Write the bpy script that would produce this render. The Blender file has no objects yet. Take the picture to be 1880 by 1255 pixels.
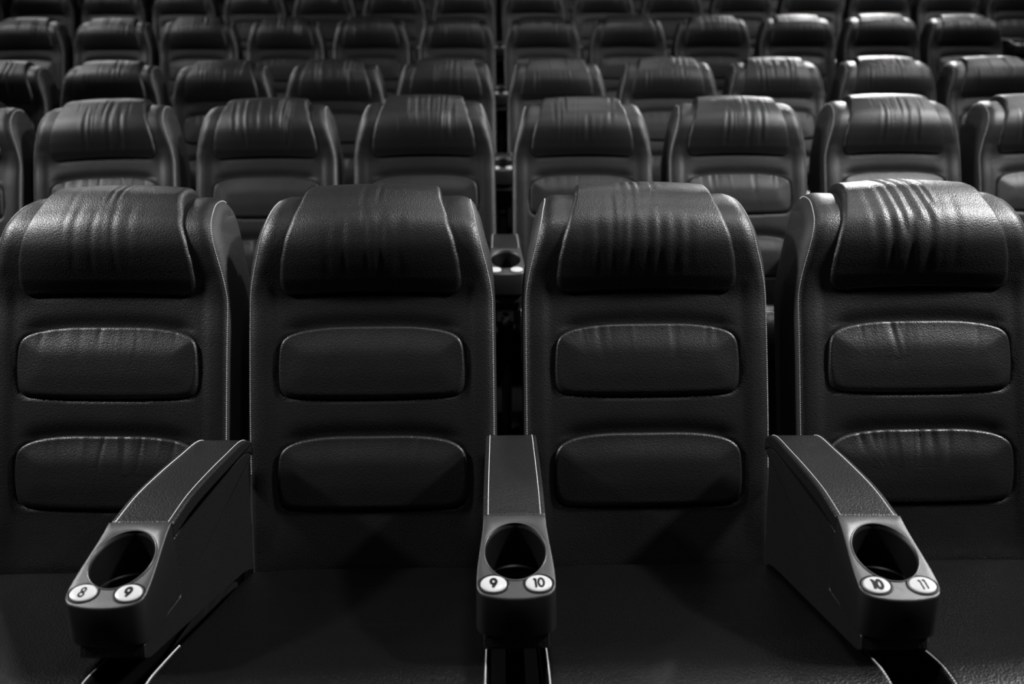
import bpy, math, random
from mathutils import Vector, Matrix

C = bpy.context.scene.collection
PI = math.pi
random.seed(7)

# ------------------------------------------------------------------ scene settings
sc = bpy.context.scene
sc.view_settings.view_transform = 'Standard'
sc.view_settings.look = 'None'
sc.view_settings.gamma = 1.0
sc.view_settings.use_curve_mapping = False
sc.view_settings.exposure = 0.0
w = bpy.data.worlds.new('World'); sc.world = w
w.use_nodes = True
w.node_tree.nodes['Background'].inputs[0].default_value = (1, 1, 1, 1)
w.node_tree.nodes['Background'].inputs[1].default_value = 0.0003

# ------------------------------------------------------------------ materials
def mat(name, col, rough=0.5, spec=0.5, bumps=(), metallic=0.0, coat=0.0, var=None):
    m = bpy.data.materials.new(name); m.use_nodes = True
    nt = m.node_tree; nd = nt.nodes; ln = nt.links
    b = nd['Principled BSDF']
    b.inputs['Base Color'].default_value = (col, col, col, 1)
    b.inputs['Roughness'].default_value = rough
    b.inputs['Specular IOR Level'].default_value = spec
    b.inputs['Metallic'].default_value = metallic
    b.inputs['Coat Weight'].default_value = coat
    tc = nd.new('ShaderNodeTexCoord')
    prev = None
    for kind, scale, dist, strength in bumps:
        if kind == 'voronoi':
            t = nd.new('ShaderNodeTexVoronoi'); t.feature = 'SMOOTH_F1'
            t.inputs['Smoothness'].default_value = 0.35
            out = t.outputs['Distance']
        else:
            t = nd.new('ShaderNodeTexNoise'); t.inputs['Detail'].default_value = 3
            out = t.outputs['Fac']
        t.inputs['Scale'].default_value = scale
        ln.new(tc.outputs['Object'], t.inputs['Vector'])
        bp = nd.new('ShaderNodeBump')
        bp.invert = kind == 'voronoi'
        bp.inputs['Strength'].default_value = strength
        bp.inputs['Distance'].default_value = dist
        ln.new(out, bp.inputs['Height'])
        if prev: ln.new(prev.outputs['Normal'], bp.inputs['Normal'])
        prev = bp
    if prev: ln.new(prev.outputs['Normal'], b.inputs['Normal'])
    if var:                                   # soft mottling of the roughness
        t = nd.new('ShaderNodeTexNoise'); t.inputs['Scale'].default_value = var[0]
        ln.new(tc.outputs['Object'], t.inputs['Vector'])
        r = nd.new('ShaderNodeMapRange')
        r.inputs['To Min'].default_value = rough - var[1]; r.inputs['To Max'].default_value = rough + var[1]
        ln.new(t.outputs['Fac'], r.inputs['Value']); ln.new(r.outputs['Result'], b.inputs['Roughness'])
    return m

M_LEATHER = mat('black_leather', 0.0055, 0.43, 0.6, (('noise', 9, 0.006, 0.08), ('voronoi', 380, 0.0011, 0.44)), var=(9, 0.04))
M_SEAT    = mat('grained_seat_leather_shaded', 0.002, 0.36, 0.32, (('noise', 9, 0.006, 0.08), ('voronoi', 330, 0.0012, 0.60)))  # darker, duller copy of the leather: cushion shade is put into the colour
M_ARM     = mat('arm_leather', 0.006, 0.44, 0.5, (('noise', 20, 0.004, 0.2), ('voronoi', 330, 0.0012, 0.6)))
M_PLASTIC = mat('textured_black_plastic', 0.008, 0.42, 1.0, (('noise', 900, 0.0006, 0.6),))
M_CUP     = mat('smooth_black_plastic', 0.004, 0.4, 0.2)
M_RIM     = mat('cup_rim_plastic', 0.06, 0.28, 0.6)
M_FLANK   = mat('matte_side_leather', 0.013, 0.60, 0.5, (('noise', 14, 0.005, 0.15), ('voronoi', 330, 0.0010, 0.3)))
M_SHELL   = mat('black_moulded_shell', 0.006, 0.55, 0.3)
M_THREAD  = mat('pale_thread', 0.80, 0.7, 0.3)
M_BADGE   = mat('white_badge_enamel', 0.55, 0.3, 0.5)
M_INK     = mat('black_numeral_ink', 0.006, 0.6, 0.2)
M_FLOOR   = mat('dark_carpet', 0.010, 0.95, 0.1, (('noise', 400, 0.003, 0.5),))
M_WALL    = mat('dark_wall_cloth', 0.012, 0.9, 0.1, (('noise', 120, 0.004, 0.4),))

# ------------------------------------------------------------------ helpers
def mesh(name, vs, fs, m, smooth=True):
    me = bpy.data.meshes.new(name)
    me.from_pydata([tuple(v) for v in vs], [], fs)
    me.materials.append(m)
    if smooth:
        me.polygons.foreach_set('use_smooth', [True] * len(me.polygons))
    me.update()
    return me

def link(name, data, parent=None):
    o = bpy.data.objects.new(name, data); C.objects.link(o)
    if parent is not None: o.parent = parent
    return o

def lerp_tab(tab, t):
    if t <= tab[0][0]: return tab[0][1]
    for (a, va), (b, vb) in zip(tab, tab[1:]):
        if t <= b:
            f = (t - a) / (b - a); f = f * f * (3 - 2 * f) * 0.4 + f * 0.6
            return va + (vb - va) * f
    return tab[-1][1]

def sstep(a, b, x):
    t = max(0.0, min(1.0, (x - a) / (b - a))); return t * t * (3 - 2 * t)

def catmull(pts, n=24, closed=False):
    out = []
    N = len(pts)
    rng = range(N) if closed else range(N - 1)
    for i in rng:
        if closed: p0, p1, p2, p3 = pts[i - 1], pts[i], pts[(i + 1) % N], pts[(i + 2) % N]
        else:
            p1, p2 = pts[i], pts[i + 1]
            p0 = pts[i - 1] if i else tuple(2 * a - b for a, b in zip(p1, p2))
            p3 = pts[i + 2] if i + 2 < N else tuple(2 * b - a for a, b in zip(p1, p2))
        # centripetal parametrisation keeps tight corners from overshooting
        d = lambda a, b: max(1e-6, math.dist(a, b)) ** 0.5
        t0 = 0; t1 = t0 + d(p0, p1); t2 = t1 + d(p1, p2); t3 = t2 + d(p2, p3)
        for k in range(n):
            t = t1 + (t2 - t1) * k / n
            L = lambda a, b, ta, tb: tuple(((tb - t) * x + (t - ta) * y) / (tb - ta) for x, y in zip(a, b))
            A1 = L(p0, p1, t0, t1); A2 = L(p1, p2, t1, t2); A3 = L(p2, p3, t2, t3)
            B1 = L(A1, A2, t0, t2); B2 = L(A2, A3, t1, t3)
            out.append(L(B1, B2, t1, t2))
    if not closed: out.append(tuple(pts[-1]))
    return out

class Path:
    """2-D curve sampled by arc length; pos(s), nrm(s) (left-hand normal)."""
    def __init__(self, pts, closed=False, n=24):
        self.p = catmull(pts, n, closed)
        if closed: self.p.append(self.p[0])
        self.s = [0.0]
        for a, b in zip(self.p, self.p[1:]): self.s.append(self.s[-1] + math.dist(a, b))
        self.len = self.s[-1]; self.closed = closed
    def pos(self, s):
        if self.closed: s %= self.len
        s = max(0.0, min(self.len, s))
        lo, hi = 0, len(self.s) - 1
        while hi - lo > 1:
            m = (lo + hi) // 2
            if self.s[m] <= s: lo = m
            else: hi = m
        f = (s - self.s[lo]) / max(1e-9, self.s[hi] - self.s[lo])
        a, b = self.p[lo], self.p[hi]
        return (a[0] + (b[0] - a[0]) * f, a[1] + (b[1] - a[1]) * f)
    def nrm(self, s, e=0.004):
        a, b = self.pos(s - e), self.pos(s + e)
        dx, dy = b[0] - a[0], b[1] - a[1]; l = math.hypot(dx, dy) or 1
        return (-dy / l, dx / l)

def sweep(path, samples, hx, r, to3, cols, off=None, flip=False, arc=5, cap=True):
    """A strip following a closed path, +-hx wide with edges rounded by r and flat side caps.
    to3(x, a, b) gives the 3-D point; off(x, s) a displacement along the outward normal."""
    vs, fs = [], []
    nS = len(samples)
    arcs = [(math.sin(PI / 2 * k / arc), math.cos(PI / 2 * k / arc)) for k in range(arc, -1, -1)]  # edge first
    ncol = 2 * (arc + 1) + cols - 1
    for s in samples:
        p = path.pos(s); n = path.nrm(s)
        h = hx(s, p) if callable(hx) else hx
        rr = r(p) if callable(r) else r
        xs = []
        for sn, cs in arcs: xs.append((-(h - rr) - rr * sn, rr * (1 - cs)))
        for k in range(1, cols): xs.append((-(h - rr) + 2 * (h - rr) * k / cols, 0.0))
        for sn, cs in reversed(arcs): xs.append(((h - rr) + rr * sn, rr * (1 - cs)))
        for x, ins in xs:
            d = -ins + (off(x, s) if off else 0.0)
            vs.append(to3(x, p[0] + n[0] * d, p[1] + n[1] * d))
    m = ncol
    for j in range(nS):
        j2 = (j + 1) % nS
        for i in range(m - 1):
            q = (j * m + i, j * m + i + 1, j2 * m + i + 1, j2 * m + i)
            fs.append(q[::-1] if flip else q)
    if cap:
        a = [j * m for j in range(nS)]; b = [j * m + m - 1 for j in range(nS)]
        fs.append(a[::-1] if flip else a); fs.append(b if flip else b[::-1])
    return vs, fs

def tube_dashes(points, normals, width, dash, gap, thick):
    """Row of short raised thread stitches along a 3-D polyline."""
    vs, fs = [], []
    L = [0.0]
    for a, b in zip(points, points[1:]): L.append(L[-1] + (b - a).length)
    def at(s):
        for i in range(len(L) - 1):
            if s <= L[i + 1]:
                f = (s - L[i]) / max(1e-9, L[i + 1] - L[i])
                return points[i].lerp(points[i + 1], f), normals[i].lerp(normals[i + 1], f)
        return points[-1], normals[-1]
    s = 0.0
    while s + dash < L[-1]:
        (a, na), (b, nb) = at(s), at(s + dash)
        d = (b - a).normalized(); n = ((na + nb) * 0.5).normalized(); sd = d.cross(n) * width * 0.5
        base = len(vs)
        vs += [a + sd - n * .0006, a - sd - n * .0006, b - sd - n * .0006, b + sd - n * .0006,
               a + sd * .6 + n * thick + d * dash * .15, a - sd * .6 + n * thick + d * dash * .15,
               b - sd * .6 + n * thick - d * dash * .15, b + sd * .6 + n * thick - d * dash * .15]
        for q in ((4, 5, 6, 7), (0, 1, 5, 4), (1, 2, 6, 5), (2, 3, 7, 6), (3, 0, 4, 7)):
            fs.append(tuple(base + k for k in q))
        s += dash + gap
    return vs, fs

# ------------------------------------------------------------------ camera
CAM_Z = 1.25
TH, PSI, RHO = math.radians(14.0), math.radians(0.9), math.radians(0.4)
f = Vector((math.sin(PSI) * math.cos(TH), math.cos(PSI) * math.cos(TH), -math.sin(TH)))
r0 = f.cross(Vector((0, 0, 1))).normalized(); u0 = r0.cross(f)
rt = r0 * math.cos(RHO) - u0 * math.sin(RHO); up = u0 * math.cos(RHO) + r0 * math.sin(RHO)
cam = bpy.data.cameras.new('camera'); co = link('camera', cam)
R = Matrix((rt, up, -f)).transposed().to_4x4()
co.matrix_world = Matrix.Translation((-0.0197, 0, CAM_Z)) @ R
cam.sensor_fit = 'HORIZONTAL'; cam.sensor_width = 36; cam.lens = 27.0
cam.clip_start = 0.05
cam.dof.use_dof = True; cam.dof.focus_distance = 1.45; cam.dof.aperture_fstop = 2.4
sc.camera = co

# ------------------------------------------------------------------ the seat's backrest surface
REC = math.radians(14.0)
CREASE = 0.40
def back3(x, wv, t):          # w = forward of the back plane, t = up along it
    return Vector((x, t * math.sin(REC) - wv * math.cos(REC), CREASE + t * math.cos(REC) + wv * math.sin(REC)))

prof = [(-.020, -.10), (-.004, -.02), (.002, .10), (.006, .28), (.003, .48), (.000, .565), (.006, .60), (.015, .645), (.019, .685), (.012, .722), (-.011, .755),
        (-.042, .781), (-.078, .796), (-.100, .799), (-.126, .789), (-.144, .755), (-.150, .68), (-.142, .45), (-.132, .15), (-.125, -.10)]
BP = Path(prof, closed=True)
# arc length as a function of t on the front
_front = []
for k in range(2001):
    s = BP.len * k / 2000
    p = BP.pos(s)
    if _front and p[1] < _front[-1][0] and p[1] > .7: break
    if not _front or p[1] > _front[-1][0]: _front.append((p[1], s))
def s_of_t(t):
    for (a, sa), (b, sb) in zip(_front, _front[1:]):
        if a <= t <= b: return sa + (sb - sa) * (t - a) / max(1e-9, b - a)
    return _front[-1][1] if t > _front[-1][0] else 0.0
S_TOP = _front[-1][1]
def surf(x, s, d=0.0):
    p = BP.pos(s); n = BP.nrm(s)
    return back3(x, p[0] + n[0] * d, p[1] + n[1] * d)
def surf_n(s):
    n = BP.nrm(s)
    return (back3(0, n[0], n[1]) - back3(0, 0, 0)).normalized()
_nt = BP.nrm(s_of_t(.3))
SGN = 1 if _nt[0] > 0 else -1
if SGN < 0:
    _o = BP.nrm
    BP.nrm = lambda s, e=0.004: tuple(-c for c in _o(s, e))

HX = [(-.1, .258), (.30, .261), (.575, .2605), (.616, .257), (.643, .253), (.687, .244), (.73, .235), (.775, .228), (.80, .220)]
def shell_hx(s, p): return sum(lerp_tab(HX, p[1] + .008 * k) for k in range(-3, 4)) / 7
def shell_r(p): return .016 + .024 * sstep(.55, .68, p[1])
# raised panels: right half outline (x, t)
UPPER = [(0, .508), (.081, .5072), (.1216, .5035), (.158, .4965), (.178, .4880), (.190, .4730), (.1955, .427), (.196, .3946), (.1935, .375),
         (.187, .3645), (.172, .359), (.101, .3552), (0, .354)]
LOWER = [(0, .277), (.085, .2764), (.126, .2728), (.162, .2655), (.182, .2560), (.194, .2410), (.1992, .196), (.1992, .163), (.1965, .142),
         (.190, .1305), (.176, .1245), (.103, .1208), (0, .1195)]
def outline(half):
    pts = half + [(-x, t) for x, t in half[-2:0:-1]]
    P = Path(pts, closed=True, n=10)
    N = 260
    return [P.pos(P.len * k / N) for k in range(N)]
OUT_U, OUT_L = outline(UPPER), outline(LOWER)
def sd_outline(out, x, t):
    """signed distance-ish: negative inside"""
    best = min((x - a) ** 2 + (t - b) ** 2 for a, b in out) ** 0.5
    inside = False
    j = len(out) - 1
    for i in range(len(out)):
        (xi, yi), (xj, yj) = out[i], out[j]
        if (yi > t) != (yj > t) and x < (xj - xi) * (t - yi) / (yj - yi) + xi: inside = not inside
        j = i
    return -best if inside else best

HR_BOT = .580
def shell_off(x, s):
    if s > S_TOP: return 0.0
    t = BP.pos(s)[1]
    d = 0.0
    for out, lo, hi in ((OUT_U, .33, .53), (OUT_L, .095, .299)):
        hi2 = hi + .045
        if lo < t < hi2 and abs(x) < .225:
            q = sd_outline(out, x, t)
            top = sstep(hi - .045, hi - .025, t)                 # above the panel's upper edge
            top *= 1 - sstep(.15, .2, abs(x))
            side = 1 - sstep(-.006, .0035, q); roll = math.exp(-(max(0.0, q) / .021) ** 2)
            d -= 0.0072 * (side + (roll - side) * top)
    if t > .53 and abs(x) < .19:                     # the valley under the headrest
        q = (HR_BOT - .008 * (x / .19) ** 2) - t
        e = 1 - sstep(.150, .185, abs(x))
        d -= 0.002 * e * (math.exp(-(q / .010) ** 2) if q > 0 else 1.0) * (1 - sstep(.6, .7, t) * .5)
    # soft bolsters left and right of the panels
    d += 0.004 * sstep(.20, .225, abs(x)) * (1 - sstep(.235, .262, abs(x))) * sstep(.02, .1, t) * (1 - sstep(.56, .62, t))
    return d

fine = []
s = 0.0
while s < S_TOP + .08: fine.append(s); s += .0062
while s < BP.len - .01: fine.append(s); s += .03
vs, fs = sweep(BP, fine, shell_hx, shell_r, back3, 80, shell_off, flip=SGN > 0, arc=7, cap=False)
_m = 2 * 8 + 79; _i, _j = 0, len(fine) - 1
for _c in (0, _m - 1):                    # side panels: bridge front and back at equal height
    _i, _j = 0, len(fine) - 1
    while _j - _i > 1:
        if BP.pos(fine[_i + 1])[1] <= BP.pos(fine[_j - 1])[1] or _j - _i == 2: fs.append((_i * _m + _c, (_i + 1) * _m + _c, _j * _m + _c)); _i += 1
        else: fs.append((_i * _m + _c, (_j - 1) * _m + _c, _j * _m + _c)); _j -= 1
fs = [q for q in fs if not (len(q) == 4 and min(q) < _m and max(q) >= _m * (len(fine) - 1))]
ME_SHELL = mesh('backrest', vs, fs, M_LEATHER)

def edge_round(d, r):         # quarter-round profile 0..1
    q = max(0.0, min(1.0, d / r)); return math.sqrt(max(0.0, 1 - (1 - q) ** 2))

def panel_mesh(half, seed=0, gather=0.0):
    out = outline(half)
    rnd = random.Random(seed)
    t0 = min(t for x, t in out); t1 = max(t for x, t in out); tc = (t0 + t1) / 2; ht = (t1 - t0) / 2
    hx = max(x for x, t in out)
    folds = [(rnd.uniform(-.75, .75) * hx, rnd.uniform(.0012, .0030), rnd.uniform(.003, .007), rnd.uniform(.25, .8), rnd.uniform(-.3, .3)) for _ in range(14)]
    ds = [0, .0015, .003, .005, .0075, .0105, .014, .018, .023, .029, .036, .044, .053, .062, ht * .97]
    vs, fs = [], []
    for d in ds:
        for x, t in out:
            xx = x * (hx - d) / hx; tt = tc + (t - tc) * (ht - d) / ht
            vt = (t - t0) / (t1 - t0)
            rad = .0050 + .0095 * (1 - sstep(0.0, .55, vt))
            top = sstep(.80, 1.0, vt)
            h = -.0068 + (.0125 - .0060 * top) * edge_round(d, rad) + (.0035 + .0060 * top) * sstep(0, .062, d)
            if gather:
                v = (t1 - tt) / (t1 - t0)
                for fx, a, sg, ln, sl in folds:
                    dx = xx - fx - sl * v * .08
                    h += gather * a * math.exp(-(dx / sg) ** 2) * (1 - sstep(0, ln, v)) * (-1 if a > .002 else .8)
            vs.append(surf(xx, s_of_t(tt), h))
    N = len(out)
    for j in range(len(ds) - 1):
        for i in range(N):
            fs.append((j * N + i, j * N + (i + 1) % N, (j + 1) * N + (i + 1) % N, (j + 1) * N + i))
    fs.append([(len(ds) - 1) * N + i for i in range(N)])
    return mesh('back_panel', vs, [tuple(reversed(q)) for q in fs] if False else fs, M_LEATHER)

HRW = [(.575, .188), (.605, .1905), (.64, .187), (.678, .179), (.731, .164), (.772, .151), (.80, .144)]
def headrest_mesh(wr):
    """wr: list of (u, slant, v0, v1, depth, sigma)"""
    nu, nv = 96, 74
    s_end = S_TOP + .062
    vs, fs = [], []
    for j in range(nv + 1):
        vv = j / nv
        v = vv ** 1.25
        for i in range(nu + 1):
            q = -1 + 2 * i / nu
            u = math.copysign(1 - (1 - abs(q)) ** 1.35, q)
            tb = HR_BOT - .008 * u * u + .018 * max(0, (abs(u) - .88) / .12) ** 2.5
            sb = s_of_t(tb)
            s = sb + (s_end - sb) * v
            t = BP.pos(s)[1] if s < S_TOP else .80
            hw = lerp_tab(HRW, t)
            x = u * hw
            dside = (1 - abs(u)) * hw; dbot = s - sb; dtop = s_end - s
            hmax = lerp_tab([(0, .003), (.03, .008), (.10, .010), (.17, .012), (.22, .020), (.26, .021), (.34, .014)], s - s_of_t(HR_BOT))
            e = edge_round(dside, .011) * edge_round(dbot, .005) * edge_round(dtop, .03)
            h = -.004 + (hmax + .004) * e
            h *= 1 - .35 * abs(u) ** 3 * (1 - sstep(.40, .65, v))
            h += .007 * (1 - u * u) * e * sstep(0, .30, v)
            k = 0.0
            for wu, sl, v0, v1, dep, sg in wr:
                dx = x - (wu + sl * (v - .5)) * .19
                if abs(dx) > 5 * sg: continue
                env = sstep(v0, v0 + .12, v) * (1 - sstep(v1 - .15, v1, v))
                k += env * dep * (-math.exp(-(dx / sg) ** 2) + .55 * math.exp(-((dx - 1.9 * sg) / (1.1 * sg)) ** 2) + .45 * math.exp(-((dx + 1.9 * sg) / (1.1 * sg)) ** 2))
            h += .62 * k * min(1.0, dside / .03) * e
            vs.append(surf(x, s, h))
    m = nu + 1
    for j in range(nv):
        for i in range(nu):
            fs.append((j * m + i, j * m + i + 1, (j + 1) * m + i + 1, (j + 1) * m + i))
    return mesh('headrest', vs, fs, M_LEATHER)

def rand_wr(seed, n, dep, umin=-.6, umax=.6, vr=None):
    rnd = random.Random(seed); out = []
    for _ in range(n):
        v0 = rnd.uniform(.02, .45); v1 = min(.93, v0 + rnd.uniform(.3, .65))
        out.append((rnd.uniform(umin, umax), rnd.uniform(-.14, .14), v0, v1, dep * rnd.uniform(.4, 1.2), rnd.uniform(.0035, .0075)))
    return out

WR_8 = [(.0, .06, .50, .88, .0028, .004), (.10, .0, .50, .86, .0030, .0035), (-.08, .1, .1, .55, .0018, .006), (-.28, .1, .1, .6, .0016, .007),
        (.12, -.1, .1, .6, .0018, .006), (.3, -.05, .15, .6, .0012, .008), (-.42, .02, .3, .8, .0010, .006)]
WR_9 = [(.09, .05, .50, .88, .0018, .004), (-.08, .08, .45, .85, .0010, .006), (-.28, .0, .08, .5, .0018, .008), (-.05, -.05, .08, .55, .0014, .007),
        (.14, .05, .05, .5, .0020, .008), (.34, .0, .08, .5, .0014, .009), (-.45, .05, .05, .4, .0010, .008)]
WR_10 = [(-.55, -.05, .05, .50, .0016, .007), (-.38, -.02, .05, .66, .0018, .0065), (-.27, .12, .12, .88, .0014, .0055), (-.15, .08, .45, .90, .0020, .004), (-.17, .04, .04, .55, .0018, .007),
         (-.05, .04, .35, .92, .0020, .0040), (.0, -.02, .04, .60, .0017, .006), (.10, .06, .5, .86, .0014, .0045), (.15, .05, .05, .6, .0017, .0065), (.30, -.02, .05, .5, .0013, .008), (.45, .0, .1, .5, .0010, .009), (-.70, .0, .1, .45, .001, .008)]
WR_11 = [(-.26, -.26, .25, .93, .0034, .006), (-.12, -.30, .35, .95, .0044, .006), (.03, -.28, .35, .95, .0046, .0055), (.12, -.24, .45, .93, .0034, .005),
         (-.38, -.1, .08, .7, .0024, .007), (-.16, -.06, .05, .6, .0028, .007), (.06, .0, .05, .55, .0020, .008), (.36, .05, .1, .6, .0012, .009), (-.55, -.1, .2, .7, .0012, .008)]
HEADS = [headrest_mesh([(a, b, c, d, e * .65, f) for a, b, c, d, e, f in WR_8]), headrest_mesh(WR_9), headrest_mesh(WR_10), headrest_mesh(WR_11)]
FAR_HEADS = [headrest_mesh(rand_wr(31 + k, 9 + 2 * k, .0028)) for k in range(5)]
P_UP = [panel_mesh(UPPER, 1, .35), panel_mesh(UPPER, 2, 0.0), panel_mesh(UPPER, 3, .45), panel_mesh(UPPER, 4, .5)]
P_LOW = [panel_mesh(LOWER, 5, 1.0), panel_mesh(LOWER, 6, .2), panel_mesh(LOWER, 7, .1), panel_mesh(LOWER, 8, 1.3)]

def back_stitching(sides, dash=.0031, gap=.0014, width=.0016):
    V, F = [], []
    for sg in sides:
        pts, nrm = [], []
        s = s_of_t(.2)
        while s < S_TOP + .02:
            p = BP.pos(s); h = shell_hx(s, p)
            rr = shell_r(p); an = math.radians(38)
            x = sg * (h - rr + rr * math.sin(an))
            pts.append(surf(x, s, shell_off(x, s) + .0001 - rr * (1 - math.cos(an)))); nrm.append((surf_n(s) * math.cos(an) + Vector((sg * math.sin(an), 0, 0))).normalized()); s += .01
        v, q = tube_dashes(pts, nrm, width, dash, gap, .0011)
        b = len(V); V += v; F += [tuple(b + k for k in t) for t in q]
    return mesh('stitching', V, F, M_THREAD, False)
ME_STITCH = [back_stitching((-1,)), back_stitching((1,))]

# rear moulded cover
RP = Path([(-.138, -.06), (-.145, .2), (-.153, .45), (-.156, .66), (-.150, .735), (-.163, .73), (-.172, .66), (-.170, .45), (-.160, .2), (-.152, -.06)], closed=True, n=5)
vs, fs = sweep(RP, [RP.len * k / 60 for k in range(60)], lambda s, p: lerp_tab(HX, p[1]) - .02, .004, back3, 4, flip=SGN > 0, arc=3)
ME_REAR = mesh('rear_cover', vs, fs, M_SHELL)

# ------------------------------------------------------------------ seat cushion (local y, z); y grows away from the viewer
YC = lambda Y: Y - 1.46                         # measured from the crease
ZC = lambda Z: CREASE + Z + .85                 # measured from camera height
cprof = [(YC(1.452), ZC(-.862)), (YC(1.435), ZC(-.838)), (YC(1.39), ZC(-.822)), (YC(1.20), ZC(-.781)), (YC(1.03), ZC(-.744)), (YC(.955), ZC(-.735)),
         (YC(.905), ZC(-.752)), (YC(.885), ZC(-.80)), (YC(.895), ZC(-.86)), (YC(.93), ZC(-.90)), (YC(1.15), ZC(-.92)), (YC(1.43), ZC(-.93))]
CP = Path(cprof, closed=True, n=14)
CS = 110
def cush3(x, a, b): return Vector((x, a, b))
n_ = CP.nrm(CP.len * .25); CSG = 1 if n_[1] > 0 else -1
if CSG < 0:
    _oc = CP.nrm
    CP.nrm = lambda s, e=0.004: tuple(-c for c in _oc(s, e))
def cush_off(x, s):
    p = CP.pos(s)
    if p[1] < ZC(-.87): return 0.0
    return .004 * max(0.0, 1 - (x / .215) ** 4) - .004
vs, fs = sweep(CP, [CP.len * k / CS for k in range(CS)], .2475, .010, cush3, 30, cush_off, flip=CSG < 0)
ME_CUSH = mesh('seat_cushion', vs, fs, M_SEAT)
ME_CSTITCH = []
for sg in (-1, 1):
    V, F = [], []
    pts, nrm = [], []
    s = .40
    while s < CP.len * .62 and CP.pos(s)[1] > ZC(-.88):
        x = sg * .2435; p = CP.pos(s); n = CP.nrm(s); d = cush_off(x, s) - .0012
        pts.append(Vector((x, p[0] + n[0] * d, p[1] + n[1] * d))); nrm.append(Vector((sg * .6, n[0], n[1])).normalized()); s += .012
    v, q = tube_dashes(pts, nrm, .0016, .0034, .0014, .0011)
    b = len(V); V += v; F += [tuple(b + k for k in t) for t in q]
    ME_CSTITCH.append(mesh('stitching', V, F, M_THREAD, False))

def boxmesh(name, x0, x1, y0, y1, z0, z1, m, bev=.01, seg=2):
    import bmesh
    bm = bmesh.new(); bmesh.ops.create_cube(bm, size=1)
    for v in bm.verts:
        v.co = Vector(((x0 + x1) / 2 + v.co.x * (x1 - x0), (y0 + y1) / 2 + v.co.y * (y1 - y0), (z0 + z1) / 2 + v.co.z * (z1 - z0)))
    if bev: bmesh.ops.bevel(bm, geom=bm.edges[:], offset=bev, segments=seg, affect='EDGES')
    me = bpy.data.meshes.new(name); bm.to_mesh(me); bm.free(); me.materials.append(m)
    return me
ME_BASE = boxmesh('seat_base', -.21, .21, -.44, -.05, 0, ZC(-.935), M_SHELL)

# ------------------------------------------------------------------ the armrest between two seats
HWA = .050
arm_top = [(YC(1.505), ZC(-.578)), (YC(1.468), ZC(-.562)), (YC(1.38), ZC(-.558)), (YC(1.304), ZC(-.557)), (YC(1.21), ZC(-.560)), (YC(1.137), ZC(-.5715))]
def arm3(x, a, b): return Vector((x, a, b))
def poly_sweep(name, poly, hw, r, m, dens=.008, cols=6, arc=4):
    """Closed polygon in (y, z) with slightly rounded corners, swept across x."""
    pts = []
    N = len(poly)
    for i in range(N):
        p0, p1, p2 = Vector(poly[i - 1]), Vector(poly[i]), Vector(poly[(i + 1) % N])
        a = (p0 - p1); b = (p2 - p1); rr = min(r, a.length * .4, b.length * .4)
        a = p1 + a.normalized() * rr; b = p1 + b.normalized() * rr
        for k in range(5):
            f_ = k / 4; pts.append(tuple(a * (1 - f_) ** 2 + p1 * 2 * f_ * (1 - f_) + b * f_ * f_))
    pl = []
    for a, b in zip(pts, pts[1:] + pts[:1]):
        n = max(1, int(math.dist(a, b) / .03))
        for k in range(n): pl.append((a[0] + (b[0] - a[0]) * k / n, a[1] + (b[1] - a[1]) * k / n))
    area = sum(a[0] * b[1] - b[0] * a[1] for a, b in zip(pl, pl[1:] + pl[:1]))
    class PP: pass
    P = PP()
    M = len(pl)
    P.pos = lambda s: pl[int(round(s)) % M]
    def nr(s):
        a, b = pl[(int(round(s)) - 1) % M], pl[(int(round(s)) + 1) % M]
        dx, dy = b[0] - a[0], b[1] - a[1]; l = math.hypot(dx, dy) or 1
        return (dy / l, -dx / l) if area > 0 else (-dy / l, dx / l)
    P.nrm = nr
    vs, fs = sweep(P, list(range(M)), hw, min(r * .45, .008), arm3, cols, flip=area < 0, arc=arc)
    return mesh(name, vs, fs, m)

cush_z = lambda Y: None
top_pl = catmull(arm_top, 6)
PAD_T = .028
under = [(y, z - PAD_T) for y, z in top_pl]
slope = math.tan(REC)
body = [(y - (.004 if i else 0.0), z + .0005) for i, (y, z) in enumerate(under)]
# the rear edge follows the recline of the backs
pad_poly = [(y, z) for y, z in top_pl] + [(under[-1][0], under[-1][1])] + list(reversed(under[1:-1])) + [(under[0][0] - .005, under[0][1])]
def hw_arm(s, p): return HWA + .0015 * sstep(YC(1.35), YC(1.14), p[0]) if False else HWA
ME_PAD = poly_sweep('arm_pad', pad_poly, HWA + .001, .010, M_ARM, cols=8)
body_poly = list(under[1:-1]) + [(YC(1.137), under[-1][1]), (YC(1.137), ZC(-.703)), (YC(1.012), ZC(-.703)), (YC(1.008), ZC(-.726)), (YC(1.022), ZC(-.7350)),
                                 (YC(1.20), ZC(-.7735)), (YC(1.36), ZC(-.8080)), (YC(1.395), ZC(-.8150)), (YC(1.43), ZC(-.8280)), (YC(1.446), ZC(-.838)), (YC(1.457), ZC(-.80)), (YC(1.475), ZC(-.62))]
ME_BODY = poly_sweep('arm_body', body_poly, HWA - .0005, .005, M_ARM, cols=4)
ME_POST = boxmesh('arm_post', -.016, .016, YC(1.10), YC(1.448), 0, ZC(-.845), M_SHELL, .006)
ME_PSTITCH = []
for sg in (-1, 1):
    V, F = [], []
    pts = [Vector((sg * (HWA - .0075), y, z + .0002)) for y, z in top_pl[1:]]
    nrm = [Vector((sg * .3, 0, 1)).normalized()] * len(pts)
    v, q = tube_dashes(pts, nrm, .0010, .0042, .0008, .0008)
    b = len(V); V += v; F += [tuple(b + k for k in t) for t in q]
    ME_PSTITCH.append(mesh('stitching', V, F, M_THREAD, False))

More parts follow.
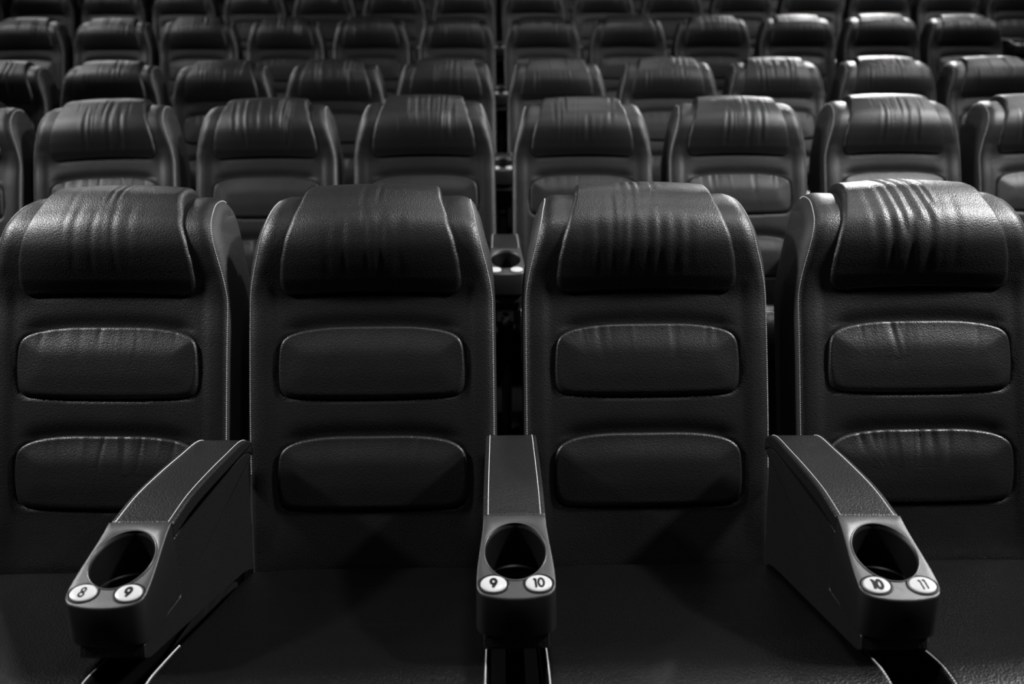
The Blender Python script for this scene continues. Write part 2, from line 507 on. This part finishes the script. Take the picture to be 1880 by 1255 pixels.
# cup holder nose: plan outline around the hole centre
PR = Vector((0, YC(1.1335), ZC(-.5690)))        # rear edge of the plate
PF = Vector((0, YC(.994), ZC(-.6335)))          # front edge
pl_dir = (PF - PR).normalized(); PLEN = (PF - PR).length
def plate_z(y): return PR.z + (PF.z - PR.z) * (y - PR.y) / (PF.y - PR.y)
HC = YC(1.0705); HR = .0475
def nose_outline(ang, grow=0.0):
    """distance from the hole centre to the plan outline in direction ang"""
    dx, dy = math.cos(ang), math.sin(ang)
    lo, hi = 0.0, .2
    def inside(x, y):
        yr, yf = PR.y + grow, PF.y - grow
        if y > yr: return False
        k = (yr - y) / (yr - yf)
        hw = .0500 + .0090 * sstep(0, .8, k) + grow
        front = yf + .010 * (abs(x) / .06) ** 2.2
        if y < front: return False
        # rounded front corners
        rc = .014
        cx, cy = hw - rc, front + rc
        if abs(x) > cx and y < cy: return (abs(x) - cx) ** 2 + (y - cy) ** 2 < rc * rc
        return abs(x) < hw
    for _ in range(40):
        m = (lo + hi) / 2
        if inside(dx * m, HC + dy * m): lo = m
        else: hi = m
    return lo
NA = 128
rings = []
ZB = ZC(-.698)
angs = [2 * PI * k / NA for k in range(NA)]
# snap the angles nearest the rear corners so that they stay crisp
for sx in (-1, 1):
    a = math.atan2(PR.y - 1e-4 - HC, sx * .0499) % (2 * PI)
    i = min(range(NA), key=lambda k: abs(angs[k] - a)); angs[i] = a
def ring(fn): rings.append([fn(a) for a in angs])
def circ(rad, dz, flat=None):
    def fn(a):
        x, y = rad * math.cos(a), HC + rad * math.sin(a)
        return Vector((x, y, (plate_z(y) + dz) if flat is None else flat))
    return fn
def outl(inset, dz=None, z=None, grow=0.0):
    def fn(a):
        r_ = nose_outline(a, grow) - inset
        x, y = r_ * math.cos(a), HC + r_ * math.sin(a)
        return Vector((x, y, plate_z(y) + dz if z is None else z))
    return fn
ring(circ(.004, 0, ZC(-.682)))
ring(circ(.036, 0, ZC(-.682)))
ring(circ(.0405, 0, ZC(-.678)))
ring(circ(.0415, 0, ZC(-.650)))
ring(circ(.0445, 0, ZC(-.648)))
ring(circ(HR - .0015, -.006))
ring(circ(HR - .0003, -.0018))
ring(circ(HR + .0008, 0))
ring(lambda a: (lambda p, q: p.lerp(q, .5))(circ(HR + .0008, 0)(a), outl(.0022, 0)(a)))
ring(outl(.0022, 0))
ring(outl(.0008, -.0006))
ring(outl(0, -.0022))
ring(lambda a: (lambda p, q: p.lerp(q, .5))(outl(0, -.0022)(a), outl(0, z=ZB + .006, grow=.001)(a)))
ring(outl(0, z=ZB + .006, grow=.001))
ring(outl(.001, z=ZB + .0015, grow=.001))
ring(outl(.005, z=ZB, grow=.001))
vs = [v for rg in rings for v in rg]; fs = []
for j in range(len(rings) - 1):
    for i in range(NA):
        fs.append((j * NA + i, j * NA + (i + 1) % NA, (j + 1) * NA + (i + 1) % NA, (j + 1) * NA + i))
fs = [tuple(reversed(q)) for q in fs]
fs.append(tuple(reversed([i for i in range(NA)])))
fs.append(tuple(reversed([(len(rings) - 1) * NA + i for i in range(NA)])))
ME_NOSE = mesh('cup_holder', vs, fs, M_PLASTIC)
ME_NOSE.materials.append(M_CUP); ME_NOSE.materials.append(M_SHELL)
for p in ME_NOSE.polygons:
    j = p.index // NA
    if p.index < NA * 5 or p.index == NA * (len(rings) - 1): p.material_index = 1
    elif j >= 11: p.material_index = 2
import bmesh
def fix_normals(me, sharp=None):
    for p in me.polygons:
        if len(p.vertices) > 8: p.use_smooth = False
    bm = bmesh.new(); bm.from_mesh(me); bmesh.ops.recalc_face_normals(bm, faces=bm.faces[:])
    bmesh.ops.triangulate(bm, faces=[q for q in bm.faces if len(q.verts) > 8], ngon_method='EAR_CLIP')
    if sharp:
        for e in bm.edges:
            if len(e.link_faces) == 2 and e.calc_face_angle(0) > sharp: e.smooth = False
    bm.to_mesh(me); bm.free(); me.update()
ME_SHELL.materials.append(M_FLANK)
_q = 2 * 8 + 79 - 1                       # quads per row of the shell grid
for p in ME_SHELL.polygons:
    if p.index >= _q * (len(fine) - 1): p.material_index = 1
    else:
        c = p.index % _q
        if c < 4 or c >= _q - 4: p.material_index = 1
for me in (ME_SHELL, ME_CUSH, ME_REAR, ME_PAD, ME_BODY, ME_NOSE): fix_normals(me, math.radians(50))
ME_BASE.update(); ME_POST.update()

# plate frame: u along x, v up the plate (towards the rear), n outwards
PN = Vector((0, pl_dir.z, -pl_dir.y)).normalized()
if PN.z < 0: PN = -PN
PV = -pl_dir
def plate(u, v, h=0.0): return Vector((u, 0, 0)) + PF + PV * v + PN * h

# rim of the cup hole: a slim bead
vs, fs = [], []
for i in range(NA):
    a = 2 * PI * i / NA
    for k in range(8):
        b = 2 * PI * k / 8
        rr = HR + .0004 + .0011 * math.cos(b)
        x, y = rr * math.cos(a), HC + rr * math.sin(a)
        vs.append(Vector((x, y, plate_z(y))) + PN * (.0004 + .0011 * math.sin(b)))
for i in range(NA):
    for k in range(8):
        fs.append((i * 8 + k, ((i + 1) % NA) * 8 + k, ((i + 1) % NA) * 8 + (k + 1) % 8, i * 8 + (k + 1) % 8))
ME_RIM = mesh('cup_rim', vs, fs, M_RIM); fix_normals(ME_RIM)

BU, BV = .0335, .0250                       # badge centres on the plate
BA, BB = .0195, .0140                       # badge half axes
def badge_mesh(sg):
    vs, fs = [], []
    N = 56
    rs = [(1.0, -.0005), (1.0, .0012), (.97, .0020), (.90, .0025), (.7, .0030), (.4, .0033)]
    for r_, h in rs:
        for i in range(N):
            a = 2 * PI * i / N
            vs.append(plate(sg * BU + BA * r_ * math.cos(a), BV + BB * r_ * math.sin(a), h))
    vs.append(plate(sg * BU, BV, .0034))
    for j in range(len(rs) - 1):
        for i in range(N): fs.append((j * N + i, j * N + (i + 1) % N, (j + 1) * N + (i + 1) % N, (j + 1) * N + i))
    c = len(vs) - 1; j = len(rs) - 1
    for i in range(N): fs.append((j * N + i, j * N + (i + 1) % N, c))
    me = mesh('number_badge', vs, fs, M_BADGE); fix_normals(me); return me
def bezel_mesh(sg):
    vs, fs = [], []
    N = 56
    rs = [(1.00, .0003), (1.06, .0010), (1.18, .0010), (1.24, .0001)]
    for r_, h in rs:
        for i in range(N):
            a = 2 * PI * i / N
            vs.append(plate(sg * BU + BA * r_ * math.cos(a), BV + BB * r_ * math.sin(a), h))
    for j in range(len(rs) - 1):
        for i in range(N): fs.append((j * N + i, j * N + (i + 1) % N, (j + 1) * N + (i + 1) % N, (j + 1) * N + i))
    me = mesh('badge_bezel', vs, fs, M_CUP); fix_normals(me); return me
ME_BADGE = {-1: badge_mesh(-1), 1: badge_mesh(1)}
ME_BEZEL = {-1: bezel_mesh(-1), 1: bezel_mesh(1)}

# numerals drawn as strokes in a unit box (height 1)
def arcpts(cx, cy, rx, ry, a0, a1, n=26):
    return [(cx + rx * math.cos(math.radians(a0 + (a1 - a0) * k / n)), cy + ry * math.sin(math.radians(a0 + (a1 - a0) * k / n))) for k in range(n + 1)]
GLYPH = {
    '8': (.56, [arcpts(.28, .26, .22, .21, 0, 360), arcpts(.28, .72, .18, .20, 0, 360)]),
    '9': (.60, [arcpts(.30, .66, .24, .26, 0, 360), [(.535, .60), (.50, .47), (.42, .33), (.22, .05)]]),
    '1': (.36, [[(.24, .0), (.24, .95)], [(.24, .93), (.06, .86)]]),
    '0': (.64, [arcpts(.32, .48, .25, .43, 0, 360)]),
}
def numeral_mesh(text, sg, height, weight, rot):
    V, F = [], []
    adv = [GLYPH[c][0] for c in text]; gap = .06
    tot = sum(adv) + gap * (len(text) - 1)
    x0 = -tot / 2
    ca, sa = math.cos(rot), math.sin(rot)
    z = .0037
    for c in text:
        wd, strokes = GLYPH[c]
        for st in strokes:
            pts = [Vector((x0 + x, y - .48)) for x, y in st]
            closed = (pts[0] - pts[-1]).length < 1e-4
            n = len(pts); base = len(V)
            for i, p in enumerate(pts):
                a = pts[i - 1] if i else (pts[-2] if closed else pts[0])
                b = pts[i + 1] if i < n - 1 else (pts[1] if closed else pts[-1])
                d = (b - a).normalized(); nn = Vector((-d.y, d.x)) * weight / 2
                for q in (p + nn, p - nn):
                    u, v = q.x * height, q.y * height
                    V.append(plate(sg * BU + u * ca - v * sa, BV + u * sa + v * ca, z))
            for i in range(n - 1):
                F.append((base + 2 * i, base + 2 * i + 1, base + 2 * i + 3, base + 2 * i + 2))
        x0 += wd + gap
    # give the print a little thickness
    m = len(V); V += [v - PN * .0007 for v in V[:m]]
    F2 = list(F)
    for q in F: F2.append(tuple(reversed([k + m for k in q])))
    me = mesh('numeral', V, F2, M_INK, False); return me

# ------------------------------------------------------------------ assembling
def root(name, loc, label, cat, group):
    o = bpy.data.objects.new(name, None); C.objects.link(o)
    o.location = loc; o['label'] = label; o['category'] = cat; o['group'] = group
    o.empty_display_size = .1
    return o

def build_seat():
    r = bpy.data.objects.new('cinema_seat', None); C.objects.link(r)
    b = link('backrest', ME_SHELL, r)
    link('headrest', HEADS[0], b); link('back_panel', P_UP[0], b); link('back_panel', P_LOW[0], b)
    for q in ME_STITCH: link('stitching', q, b)['label'] = 'pale dashed thread seam along the side edge'
    link('rear_cover', ME_REAR, b)
    c = link('seat_cushion', ME_CUSH, r)
    for q in ME_CSTITCH: link('stitching', q, c)['label'] = 'pale dashed thread seam along the cushion edge'
    link('seat_base', ME_BASE, r)
    return r

def copy_tree(o, parent=None):
    c = o.copy(); C.objects.link(c)
    if parent is not None: c.parent = parent
    for ch in list(o.children): copy_tree(ch, c)
    return c

def dress(r, head, up, low, yaw=0, roll=0, rec=0, back=0):
    b = [c for c in r.children if c.name.startswith('backrest')][0]
    ps = [c for c in b.children if c.name.startswith('back_panel')]
    hd = [c for c in b.children if c.name.startswith('headrest')][0]
    hd.data = head; ps[0].data = up; ps[1].data = low
    piv = Vector((0, 0, CREASE + .1))
    Mx = Matrix.Translation(piv) @ Matrix.Rotation(math.radians(yaw), 4, 'Z') @ Matrix.Rotation(math.radians(roll), 4, 'Y') @ Matrix.Rotation(math.radians(rec), 4, 'X') @ Matrix.Translation(-piv)
    b.matrix_local = Matrix.Translation((back * .8, back, 0)) @ Mx

def build_arm():
    r = bpy.data.objects.new('armrest', None); C.objects.link(r)
    link('arm_body', ME_BODY, r)
    p = link('arm_pad', ME_PAD, r)
    for q in ME_PSTITCH: link('stitching', q, p)['label'] = 'pale thread seam along the pad'
    n = link('cup_holder', ME_NOSE, r); n['label'] = 'speckled black plastic nose with a round cup hole'
    o = link('cup_rim', ME_RIM, n); o['label'] = 'glossy rim of the cup hole'
    for sg in (-1, 1):
        b = link('number_badge', ME_BADGE[sg], r); b['label'] = 'white oval badge'
        link('badge_bezel', ME_BEZEL[sg], b)
    link('arm_post', ME_POST, r)
    return r

PITCH = .58
#        y of crease, floor height, first seat index, number of seats (index 0 = first seat right of the central gap)
ROWS = [(1.46, 0.0, -2, 4), (2.78, .268, -4, 8), (4.055, .545, -5, 10), (5.397, .965, -6, 12), (6.72, 1.395, -8, 16), (8.04, 1.825, -9, 18)]
RNAME = ['front', 'second', 'third', 'fourth', 'fifth', 'sixth']
ORD = ['first', 'second', 'third', 'fourth', 'fifth', 'sixth', 'seventh', 'eighth', 'ninth']
proto_seat = build_seat(); proto_arm = build_arm()
used_s = used_a = False
FRONT = {-2: 'front-row black leather seat 8, showing its right flank, behind the 8 and 9 badges',
         -1: 'front-row black leather seat 9, smooth headrest, between the 8/9 and 9/10 armrests',
         0: 'front-row black leather seat 10, finely pleated headrest, between the 9/10 and 10/11 armrests',
         1: 'front-row black leather seat 11, deeply creased brightly lit headrest, behind the 10 and 11 badges'}
rnd = random.Random(5)
POSE = {(0, -2): (-3.2, 0, 0, .018), (1, -3): (1.0, -1.6, 0), (1, -2): (0, -.4, 0), (1, -1): (0, -.2, 1.5), (1, -4): (2, .8, 0)}
for ri, (Y, Z, i0, n) in enumerate(ROWS):
    for k in range(n):
        i = i0 + k
        if ri == 0: lab = FRONT[i]
        else:
            side = 'left' if i < 0 else 'right'
            cnt = -i if i < 0 else i + 1
            lab = '%s-row black leather seat, %s to the %s of the dark central gap' % (RNAME[ri], ORD[cnt - 1], side)
        r = proto_seat if not used_s else copy_tree(proto_seat)
        used_s = True
        r.location = ((i + .5) * PITCH, Y, Z)
        r['label'] = lab; r['category'] = 'seat'; r['group'] = 'black leather cinema seats in the %s row' % RNAME[ri]
        if ri == 0: dress(r, HEADS[k], P_UP[k], P_LOW[k], *POSE.get((ri, i), (0, 0, 0)))
        else:
            ps = POSE.get((ri, i), (rnd.uniform(-.8, .8), rnd.uniform(-.35, .35), rnd.uniform(-.7, .7)))
            dress(r, rnd.choice(FAR_HEADS), rnd.choice(P_UP), rnd.choice(P_LOW), *ps)

ARMS0 = {-1: (('8', .0165, .16, -.15), ('9', .0165, .26, 0)), 0: (('9', .0162, .26, .0), ('10', .0160, .20, .10)), 1: (('10', .0158, .27, 0), ('11', .0162, .14, .14))}
ARM_DX = {(0, -1): -.005, (0, 1): -.004}; ARM_DY = {(0, -1): -.008, (0, 1): -.020}
ARM_LAB = {-1: 'front-row black leather armrest with cup holder and badges 8 and 9',
           0: 'front-row black leather armrest with cup holder and badges 9 and 10',
           1: 'front-row black leather armrest with cup holder and badges 10 and 11'}
for ri, (Y, Z, i0, n) in enumerate(ROWS[:5]):
    for k in range(1, n):
        i = i0 + k
        r = proto_arm if not used_a else copy_tree(proto_arm)
        used_a = True
        r.location = (i * PITCH + ARM_DX.get((ri, i), 0), Y + ARM_DY.get((ri, i), 0), Z)
        r.rotation_euler.z = math.radians({(0, -1): -1.8, (0, 1): -1.8}.get((ri, i), 0))
        r['category'] = 'armrest'; r['group'] = 'armrests with cup holders in the %s row' % RNAME[ri]
        if ri == 0: r['label'] = ARM_LAB[i]
        elif i == 0: r['label'] = '%s-row black armrest standing in the dark central gap' % RNAME[ri]
        else:
            side = 'left' if i < 0 else 'right'
            r['label'] = '%s-row black armrest, %s to the %s of the central one' % (RNAME[ri], ORD[abs(i) - 1], side)
# numerals only on the front armrests, where the photo shows them
for r in [o for o in C.objects if o.get('category') == 'armrest' and o.location.y < 2]:
    i = round(r.location.x / PITCH)
    bs = [c for c in r.children if c.name.startswith('number_badge')]
    for b, sg, (txt, hgt, wgt, rot) in zip(bs, (-1, 1), ARMS0[i]):
        link('numeral', numeral_mesh(txt, sg, hgt, wgt, rot), b)['label'] = 'black numeral ' + txt

# ------------------------------------------------------------------ the hall
def struct(name, me):
    o = link(name, me); o['kind'] = 'structure'; return o
XW = 6.4
tiers = [(-3.0, .60, -.28)]
for ri, (Y, Z, i0, n) in enumerate(ROWS):
    tiers.append((Y - .86, (ROWS[ri + 1][0] - .86) if ri < 5 else 9.6, Z))
vs, fs = [], []
for a, b, z in tiers:
    k = len(vs)
    vs += [(-XW, a, z), (XW, a, z), (XW, b, z), (-XW, b, z)]
    fs.append((k, k + 1, k + 2, k + 3))
    if k: fs.append((k - 1, k - 2, k + 1, k))
struct('floor', mesh('floor', vs, fs, M_FLOOR, False))
struct('wall_back', boxmesh('wall_back', -XW, XW, 9.62, 9.75, -.28, 6.5, M_WALL, 0))
struct('wall_left', boxmesh('wall_left', -XW - .15, -XW - .02, -3, 9.75, -.28, 6.5, M_WALL, 0))
struct('wall_right', boxmesh('wall_right', XW + .02, XW + .15, -3, 9.75, -.28, 6.5, M_WALL, 0))
struct('ceiling', boxmesh('ceiling', -XW - .15, XW + .15, -3, 9.75, 6.52, 6.65, M_WALL, 0))

# ------------------------------------------------------------------ light: the hall's downlights
def area(name, loc, target, size, power, spread=180, size_y=None):
    l = bpy.data.lights.new(name, 'AREA'); l.shape = 'DISK'; l.size = size; l.energy = power
    l.spread = math.radians(spread)
    o = link(name, l); o.location = loc
    d = (Vector(target) - Vector(loc)).normalized()
    o.rotation_euler = d.to_track_quat('-Z', 'Y').to_euler()
    return o
area('downlight', (-5.2, 1.3, 4.6), (-1.0, 1.4, .8), .5, 42, 62)
area('downlight', (5.0, 1.2, 5.2), (.6, 1.5, .9), .5, 100, 75)
area('downlight', (.6, .8, 4.9), (.3, 1.8, .9), .4, 17, 110)
area('downlight', (-5.4, 4.4, 5.6), (-1.0, 4.9, 1.6), .5, 24, 80)
area('downlight', (5.2, 4.6, 5.8), (1.4, 5.4, 1.7), .5, 44, 125)
area('downlight', (.6, 3.9, 6.0), (.3, 5.0, 1.6), .4, 20, 130)
area('downlight', (4.2, 8.4, 5.6), (2.8, 2.8, 1.1), .4, 50, 62)
area('downlight', (-4.8, 8.2, 5.4), (-2.4, 2.8, 1.1), .4, 7, 70)
area('downlight', (.9, 6.2, 6.0), (.6, 1.2, .6), .4, 1.5, 60)
